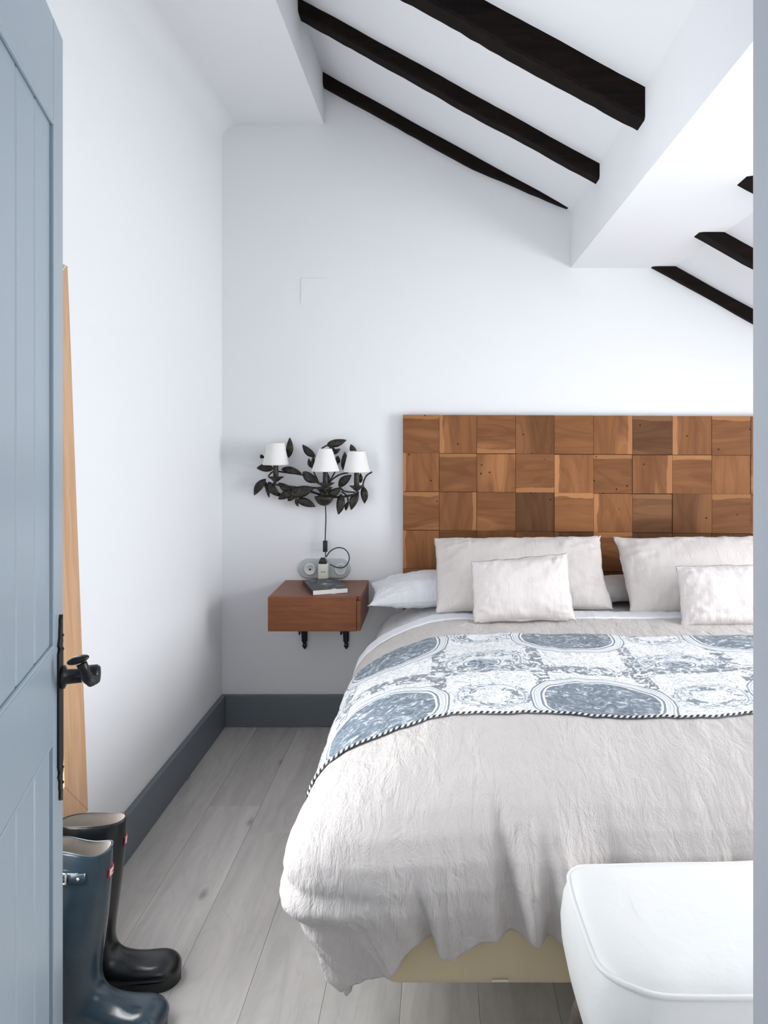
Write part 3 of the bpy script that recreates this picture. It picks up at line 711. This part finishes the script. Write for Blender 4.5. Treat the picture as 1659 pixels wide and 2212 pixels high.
def shade(cx_, tw, bw, ty, by, dep, cd, cup_y, cup_r):
    c0 = P(520+cx_*.20495, 920+by*.20495, D-dep); k = .20495*(D-dep)/F
    h = (by-ty)*k
    o = lathe('lamp_shade', [(bw/2*k, 0), (bw/2*k+.0006, .003), ((bw*.5+tw*.5)/2*k, h*.5), (tw/2*k, h-.002), (tw/2*k-.0006, h)], c0, M['shade'], None, 180, flute=.008, nf=60)
    s_ = o.modifiers.new('t', 'SOLIDIFY'); s_.thickness = .001; adopt(o, lamp)
    zt = c0.z+.012; zb = P(0, 920+cup_y*.20495, D-dep).z
    adopt(lathe('candle_sleeve', [(.0115, zb), (.0122, zb+(zt-zb)*.3), (.0112, zb+(zt-zb)*.6), (.0115, zt+.02), (.002, zt+.02)], (c0.x, c0.y, 0), M['leaf'], None, 20), lamp)
    adopt(lathe('drip_cup', [(.004, zb-.020), (.011, zb-.016), (cup_r*.55, zb-.008), (cup_r*.85, zb), (cup_r, zb+.004), (cup_r*.6, zb+.001), (.006, zb)], (c0.x, c0.y, 0), M['leaf'], None, 24, flute=.06, nf=5), lamp)
    adopt(tube('arm', [Vector((c0.x, c0.y, zb-.018)), Vector((c0.x, c0.y+.01, zb-.032)), Vector((c0.x*.5+wx(700)*.5, D-.05, zb-.05)), Vector((wx(700), D-.02, wz(1070)))], .005, M['leaf'], None, 8, 6), lamp)
shade(370, 178, 268, 180, 410, .085, 0, 545, .036)
shade(893, 137, 285, 240, 478, .125, 0, 610, .040)
shade(1222, 182, 278, 267, 485, .09, 0, 640, .034)
adopt(lathe('bowl', [(.0002, -.042), (.018, -.038), (.032, -.026), (.041, -.010), (.044, 0), (.030, .004), (.018, .010), (.022, .022), (.032, .034), (.038, .042), (.014, .044)], Z1(880, 745, .05), M['leaf'], None, 24), lamp)
adopt(tube('power_cord', [P(703, 1090, D-.03), P(704, 1120, D-.025), P(703, 1150, D-.025), P(702.5, 1170, D-.03)], .0027, M['black'], None, 8), lamp)
adopt(box('cord_switch', P(698, 0, D-.03).x, P(707.5, 0, D-.03).x, D-.042, D-.024, P(0, 1192, D-.03).z, P(0, 1167.5, D-.03).z, M['black'], None, .004, 3, True), lamp)
cl = [(703.5, 1190), (704, 1203), (712, 1192), (723, 1185), (733, 1183), (744, 1186), (752, 1195), (754.5, 1206), (751, 1217), (743, 1225), (733, 1226.5), (722, 1224), (713, 1219)]
adopt(tube('power_cord', [P(x, y, D-.045-.0*i) for i, (x, y) in enumerate(cl)], .0024, M['black'], None, 8), lamp)
bm = bmesh.new(); vs = []
for z_, hw, hd in ((1215.5, .0175, .010), (1209, .0165, .010), (1203, .011, .008), (1201.5, .009, .006)):
    vs.append([bm.verts.new((wx(700.5)+sx_*hw, D-.04+sy_*hd, wz(z_))) for sx_, sy_ in ((-1, -1), (1, -1), (1, 1), (-1, 1))])
for r0, r1 in zip(vs[:-1], vs[1:]):
    for k in range(4): bm.faces.new((r0[k], r0[(k+1) % 4], r1[(k+1) % 4], r1[k]))
bm.faces.new(vs[0]); bm.faces.new(vs[-1])
adopt(frombm('plug', bm, M['black']), lamp)

# ================================================================ PINE WINDOW ON LEFT WALL
mt, mb = P(148, 566, 2.055), P(191, 1752, 2.055)
mi = bpy.data.objects.new('window_2', None); COL.objects.link(mi); mi.location = (XL, 1.6, mb.z); mi['kind'] = 'structure'
mi['label'] = 'tall pale pine window frame on the left wall beside the open door'
tilt = math.atan2((mb.x+.002)-mt.x, mt.z-mb.z)
H_ = (mt-mb).length; my0, my1, fw, ft = 1.20, 2.055, .12, .028
Mx = Matrix.Translation(Vector((mb.x, 0, mb.z))) @ Matrix.Rotation(-tilt, 4, 'Y')
def fr(name, y0, y1, z0, z1, mat, t0=-ft, t1=0, miter=0):
    bm = bmesh.new(); prof_ = None
    vs = {'r': [(y0, z0), (y1, z1)]}
    # mitred member
    if name == 'frame_rail':
        lo = z0 < .01
        q = [(y0, z0), (y1, z0), (y1-fw, z1), (y0+fw, z1)] if lo else [(y0+fw, z0), (y1-fw, z0), (y1, z1), (y0, z1)]
    elif name == 'frame_stile':
        lft = y0 < my0+.01
        q = [(y0, z0), (y1, z0+fw), (y1, z1-fw), (y0, z1)] if lft else [(y1, z0), (y1, z1), (y0, z1-fw), (y0, z0+fw)]
    else: q = [(y0, z0), (y1, z0), (y1, z1), (y0, z1)]
    a_ = [bm.verts.new((t0, y, z)) for y, z in q]; b_ = [bm.verts.new((t1, y, z)) for y, z in q]
    bm.faces.new(a_); bm.faces.new(b_)
    for k in range(4): bm.faces.new((a_[k], a_[(k+1) % 4], b_[(k+1) % 4], b_[k]))
    bmesh.ops.bevel(bm, geom=bm.edges[:], offset=.0015, segments=1, affect='EDGES')
    bmesh.ops.transform(bm, matrix=Mx, verts=bm.verts)
    adopt(frombm(name, bm, mat), mi)
fr('frame_rail', my0, my1, 0, fw, M['pine']); fr('frame_rail', my0, my1, H_-fw, H_, M['pine'])
fr('frame_stile', my0, my0+fw, 0, H_, M['pine']); fr('frame_stile', my1-fw, my1, 0, H_, M['pine'])
fr('mullion', (my0+my1)/2-.02, (my0+my1)/2+.02, fw, H_-fw, M['pine'])
fr('pane', my0+fw+.002, (my0+my1)/2-.022, fw+.002, H_-fw-.002, M['glass'], -.017, -.013); fr('pane', (my0+my1)/2+.022, my1-fw-.002, fw+.002, H_-fw-.002, M['glass'], -.017, -.013)

# ================================================================ DOOR
DT = Vector((P(136, 0, 1.4435).x, 1.4435, 0)); ddir = Vector((.27, -.963, 0)).normalized(); dn = Vector((.963, .27, 0)).normalized()
door = bpy.data.objects.new('door_1', None); COL.objects.link(door); door['kind'] = 'structure'
door.matrix_world = Matrix(((ddir.x, dn.x, 0, DT.x), (ddir.y, dn.y, 0, DT.y), (0, 0, 1, 0), (0, 0, 0, 1)))
DW, DH = .735, 2.08; sw = .080
def dbox(name, s0, s1, z0, z1, n0, n1, mat, bev=.002, par=None): return box(name, s0, s1, n0, n1, z0, z1, mat, par or door, bev, 2)
for s0 in (0, DW-sw): dbox('stile', s0, s0+sw-.0004, .008, DH, -.035, 0, M['door'])
for z0, z1 in ((1.897, DH), (.795, .957), (.008, .16)): dbox('rail', sw+.0004, DW-sw-.0004, z0, z1, -.035, -.0003, M['door'])
for z0, z1 in ((.957, 1.897), (.16, .795)):
    for k in range(5): dbox('board', sw+.115*k+.0004, sw+.115*(k+1)-.0004, z0+.0002, z1-.0002, -.028, -.006, M['door'], .0055)
# thin beads round the panels
for z0, z1 in ((.957, 1.897), (.16, .795)):
    for zz in (z0+.004, z1-.004): dbox('bead', sw, DW-sw, zz-.004, zz+.004, -.007, .0005, M['door'], .003)
# black iron lever set
bm = bmesh.new(); s0 = .034
pf = [(.667, .001), (.672, .007), (.685, .006), (.692, .010), (.705, .009), (.716, .019), (.722, .012), (.735, .020), (.94, .020), (.948, .012), (.956, .020), (.968, .010), (.982, .009), (.99, .006), (1.0, .0065), (1.008, .001)]
fr_, bk_ = [], []
vv_ = [[bm.verts.new((s0+sg*w_, n_, z_)) for sg, n_ in ((-1, 0), (-1, .004), (0, .0065), (1, .004), (1, 0))] for z_, w_ in pf]
for r0, r1 in zip(vv_[:-1], vv_[1:]):
    for k in range(5): bm.faces.new((r0[k], r0[(k+1) % 5], r1[(k+1) % 5], r1[k]))
bm.faces.new(vv_[0]); bm.faces.new(vv_[-1])
lp = frombm('handle_plate', bm, M['iron'], door)
for z_ in (.70, .97, .728, .945):
    lathe('screw', [(.003, 0), (.003, .0015), (.0008, .003)], (s0, .0055, z_), M['iron'], lp, 12, M=Matrix.Rotation(-math.pi/2, 3, 'X'))
RN = Matrix.Rotation(-math.pi/2, 3, 'X')
zh = .893
bm = bmesh.new()
o = lathe('lever_handle', [(.0001, .004), (.021, .004), (.021, .010), (.0135, .013), (.0125, .040), (.0125, .044), (.017, .045), (.018, .050), (.018, .064), (.014, .069), (.0001, .070)], (s0, 0, zh), M['iron'], door, 28, M=RN)
bm = bmesh.new()
tube('', [(s0, .056, zh+.002), (s0+.02, .058, zh-.004), (s0+.045, .056, zh+.006), (s0+.06, .052, zh+.028), (s0+.062, .048, zh+.04)], [.0125, .011, .010, .009, .009], None, bm=bm, seg=12)
e = bmesh.ops.create_uvsphere(bm, u_segments=20, v_segments=12, radius=1)
bmesh.ops.transform(bm, matrix=Matrix.Translation((s0+.060, .042, zh+.046)) @ Matrix.Rotation(.25, 4, 'X') @ Matrix.Diagonal((.012, .019, .007, 1)), verts=e['verts'])
frombm('lever_arm', bm, M['iron'], door, True)

# ================================================================ BOOTS
BR = [((.078, .402), (-.078, .398), .036), ((.077, .385), (-.078, .382), .040), ((.074, .33), (-.077, .325), .047), ((.066, .25), (-.074, .24), .050), ((.056, .175), (-.064, .155), .047),
      ((.051, .125), (-.062, .09), .043), ((.057, .097), (-.068, .045), .041), ((.074, .080), (-.066, .018), .040), ((.096, .070), (-.030, .013), .041), ((.120, .064), (.03, .012), .042),
      ((.143, .061), (.085, .012), .046), ((.168, .061), (.140, .012), .047), ((.188, .055), (.175, .012), .042), ((.202, .042), (.197, .014), .030), ((.207, .028), (.205, .018), .010)]
def boot_loft(name, rings, mat, par, shrink=0, wav=0, n=40, sub=3):
    R_ = []
    A_ = catmull([Vector((r[0][0], r[0][1], r[2])) for r in rings], sub); B_ = catmull([Vector((r[1][0], r[1][1], r[2])) for r in rings], sub)
    vs, fs = [], []
    for j, (p, q) in enumerate(zip(A_, B_)):
        c = (p+q)/2; hx, hz = (p.x-q.x)/2, (p.y-q.y)/2; hw = max(p.z, .002); L = math.hypot(hx, hz); k_ = max(1-shrink/max(L, .01), .05)
        foot = min(1, max(0, (j/sub-6)/3))
        for i in range(n):
            t = 2*math.pi*i/n; ct, st = math.cos(t), math.sin(t)
            e = 1-.35*foot*(1 if ct < 0 else .0)
            w_ = (hw-shrink)*(1 if st > 0 else -1)*abs(st)**e
            zz = c.y+hz*ct*k_
            wv = wav*math.sin(3*t+.6)*max(0, 1-j/4)
            vs.append((c.x+hx*ct*k_, w_+wv*.6, zz+wv))
    m_ = len(A_)
    for j in range(m_-1):
        for i in range(n): fs.append((j*n+i, j*n+(i+1) % n, (j+1)*n+(i+1) % n, (j+1)*n+i))
    return vs, fs, m_, n
def boot(x, y, rz, mat, label, buckle, wav):
    e = empty('rubber_boot', (x, y, 0), label, 'boot', None, rz)
    vs, fs, m_, n = boot_loft('boot', BR, mat, e, 0, wav)
    fs.append(tuple((m_-1)*n+i for i in range(n)))
    o = mesh('boot_upper', vs, fs, mat, e, True); s_ = o.modifiers.new('t', 'SOLIDIFY'); s_.thickness = .0022; s_.offset = -1
    vs, fs, m_, n = boot_loft('lining', BR[:8], M['lining'], e, .0026, wav)
    mesh('lining', [(a_, b_, c_+.0005) for a_, b_, c_ in vs], fs, M['lining'], e, True)
    # rim band
    vs, fs, m_, n = boot_loft('rim', BR[:2], mat, e, -.0012, wav)
    tube('rim', [Vector(v_) for v_ in vs[:n]+vs[:1]], .0019, mat, e, 6, 1)
    # sole and heel from the foot outline
    bm = bmesh.new(); out = [(-.070, 0), (-.062, .028), (-.03, .036), (.03, .034), (.085, .043), (.14, .048), (.182, .041), (.202, .021), (.209, 0)]
    out = catmull([Vector((a_, b_, 0)) for a_, b_ in out], 4); out = out+[Vector((p.x, -p.y, 0)) for p in out[-2:0:-1]]
    def pr(pts, z0, z1):
        a_ = [bm.verts.new((p.x, p.y, z0)) for p in pts]; b_ = [bm.verts.new((p.x, p.y, z1)) for p in pts]
        bm.faces.new(a_[::-1]); bm.faces.new(b_)
        for k in range(len(pts)): bm.faces.new((a_[k], a_[(k+1) % len(pts)], b_[(k+1) % len(pts)], b_[k]))
    pr([p for p in out if p.x < -.005], 0, .012); pr([p for p in out if p.x > .035], .0, .012); pr(out, .010, .024)
    frombm('sole', bm, mat, e)
    # label on the front of the shaft
    def on(t, z, outw=.0):                          # point on the shaft surface at angle t, height z
        for r0, r1 in zip(BR[:-1], BR[1:]):
            if r0[0][1] >= z >= r1[0][1]:
                k = (z-r1[0][1])/(r0[0][1]-r1[0][1]); ax = r1[0][0]+(r0[0][0]-r1[0][0])*k; bx = r1[1][0]+(r0[1][0]-r1[1][0])*k; hw = r1[2]+(r0[2]-r1[2])*k
                return Vector(((ax+bx)/2+((ax-bx)/2+outw)*math.cos(t), (hw+outw)*math.sin(t), z))
        return Vector((0, 0, z))
    def patch(name, t0, t1, z0, z1, ow, mat_, par):
        n_ = 8; vs, fs = [], []
        for i in range(n_+1):
            t = t0+(t1-t0)*i/n_
            for z_, o_ in ((z0, -.001), (z0, ow+.0028), (z1, ow+.0028), (z1, -.001)): vs.append(on(t, z_, o_))
        for i in range(n_):
            for j in range(3): fs.append((i*4+j, i*4+j+1, (i+1)*4+j+1, (i+1)*4+j))
        fs.append((0, 1, 2, 3)); fs.append(tuple(n_*4+k for k in (3, 2, 1, 0)))
        return mesh(name, vs, fs, mat_, par, True)
    lb = patch('label_red', -.20, .85, .338, .358, .0016, M['lred'], e); lb.name = 'logo_label'; lb['label'] = 'white and red rectangular logo label'
    patch('logo_panel', -.13, .80, .3405, .3555, .0022, M['lwhite'], lb)
    cu = bpy.data.curves.new('logo', 'FONT'); cu.body = 'HUNTER'; cu.size = .008; cu.extrude = .0002; cu.align_x = 'CENTER'; cu.align_y = 'CENTER'
    to = bpy.data.objects.new('t', cu); COL.objects.link(to); dg = bpy.context.evaluated_depsgraph_get()
    me = bpy.data.meshes.new_from_object(to.evaluated_get(dg)); bpy.data.objects.remove(to)
    for v_ in me.vertices:
        t = .32+v_.co.x/.05; q = on(t, .348+v_.co.y, .0055+v_.co.z); v_.co = q
    link('logo_lettering', me, M['lred'], lb)
    if buckle:
        patch('buckle_strap', -2.3, -1.2, .348, .366, .0022, mat, e)
        q = on(-1.66, .357, .0085); bm = bmesh.new()
        for (a0, a1, b0, b1) in ((-.013, -.009, -.013, .013), (.009, .013, -.013, .013), (-.013, .013, .009, .013), (-.013, .013, -.013, -.009)):
            box_bm(q.x+a0, q.x+a1, q.y-.003, q.y+.002, q.z+b0, q.z+b1, .0012, 1, bm)
        frombm('buckle', bm, M['chrome'], e, True)
        patch('strap_tab', -1.46, -1.02, .344, .364, .0034, mat, e)
        q = on(-1.22, .355, .0068); lathe('rivet', [(.0035, -.001), (.0035, .001), (.001, .0022)], q, M['chrome'], e, 14, M=Matrix.Rotation(math.pi/2, 3, 'X'))
    else:
        patch('gusset_strap', 1.2, 2.2, .348, .366, .0022, mat, e)
    return e
boot(-.848, 1.865, .10, M['rubber_dark'], 'black rubber boot standing behind, nearer the left wall', False, .0015)
boot(-.826, 1.745, -.10, M['rubber'], 'navy blue rubber boot in front, with a metal strap buckle', True, .005)

# ================================================================ OTTOMAN
ot = empty('ottoman', (.6075, 1.329, 0), 'padded off-white ottoman with piped top standing at the foot of the bed', 'ottoman')
ox0, ox1, oy0, oy1 = .245, .97, 1.163, 1.495
def rrect(x0, x1, y0, y1, rb, rf, n=10):
    pts = []
    for cx_, cy_, a0, r in ((x1-rb, y1-rb, 0, rb), (x0+rb, y1-rb, 90, rb), (x0+rf, y0+rf, 180, rf), (x1-rf, y0+rf, 270, rf)):
        for k in range(n+1):
            q = math.radians(a0+90*k/n); pts.append((cx_+r*math.cos(q), cy_+r*math.sin(q)))
    # subdivide straight runs
    out = []
    for i, p in enumerate(pts):
        q = pts[(i+1) % len(pts)]; L = math.dist(p, q); m_ = max(1, int(L/.02))
        for k in range(m_): out.append((p[0]+(q[0]-p[0])*k/m_, p[1]+(q[1]-p[1])*k/m_))
    return out
ring0 = rrect(ox0, ox1, oy0, oy1, .032, .085); cxo, cyo = (ox0+ox1)/2, (oy0+oy1)/2
def sweep(name, lv, mat, capt, capb, z_bulge=True):
    vs, fs = [], []; n = len(ring0)
    for off_, z in lv:
        for i, (x, y) in enumerate(ring0):
            sx_ = (x-cxo)/((ox1-ox0)/2); sy_ = (y-cyo)/((oy1-oy0)/2); hx, hy = (ox1-ox0)/2+off_, (oy1-oy0)/2+off_
            bulge = .010*(1-abs(sx_)**3 if abs(sy_) > abs(sx_) else 1-abs(sy_)**3) if off_ > -.2 else 0
            vs.append((cxo+sx_*(hx+(bulge if abs(sx_) >= abs(sy_) else 0)), cyo+sy_*(hy+(bulge if abs(sy_) > abs(sx_) else 0)), z+.003*float(vn(x*9, y*9, z*7))*(1 if off_ > -.08 else 0)+(.006*(abs(sx_*sy_)**2) if z > .46 else 0)))
    m_ = len(lv)
    for j in range(m_-1):
        for i in range(n): fs.append((j*n+i, j*n+(i+1) % n, (j+1)*n+(i+1) % n, (j+1)*n+i))
    if capt: fs.append(tuple((m_-1)*n+i for i in range(n)))
    if capb: fs.append(tuple(range(n))[::-1])
    return mesh(name, vs, fs, mat, None, True), vs
o, _ = sweep('seat_cushion', [(.0, .498), (-.004, .504), (-.02, .514), (-.05, .522), (-.09, .5255)], M['ottoman'], True, False); adopt(o, ot)
o, vs = sweep('upholstered_body', [(-.16, .215), (-.12, .218), (-.09, .23), (-.05, .262), (-.02, .30), (.004, .35), (.012, .39), (.014, .43), (.009, .47), (0, .496)], M['ottoman'], False, True); adopt(o, ot)
n = len(ring0); rim = [Vector(v_) for v_ in vs[-n:]]; rim.append(rim[0])
adopt(tube('piping', [r_+Vector((0, 0, .003)) for r_ in rim], .0048, M['leather_piping'], None, 8, 1), ot)
for sx_, sy_ in ((-1, 1), (1, 1), (-1, -1), (1, -1)):
    bx, by = cxo+sx_*(.3625-.035), cyo+sy_*(.166-.045)
    adopt(tube('leg', [(bx-sx_*.03, by-sy_*.02, .335), (bx-sx_*.005, by, .30), (bx+sx_*.018, by+sy_*.008, .24), (bx+sx_*.02, by+sy_*.008, .17), (bx+sx_*.0, by, .09), (bx+sx_*.012, by+sy_*.006, .03), (bx+sx_*.022, by+sy_*.01, .0)], [.020, .022, .021, .019, .015, .012, .014], M['legwood'], None, 14), ot)
bpy.context.view_layer.update(); ot.rotation_euler.z = math.radians(2.5); ot.location.x += .004
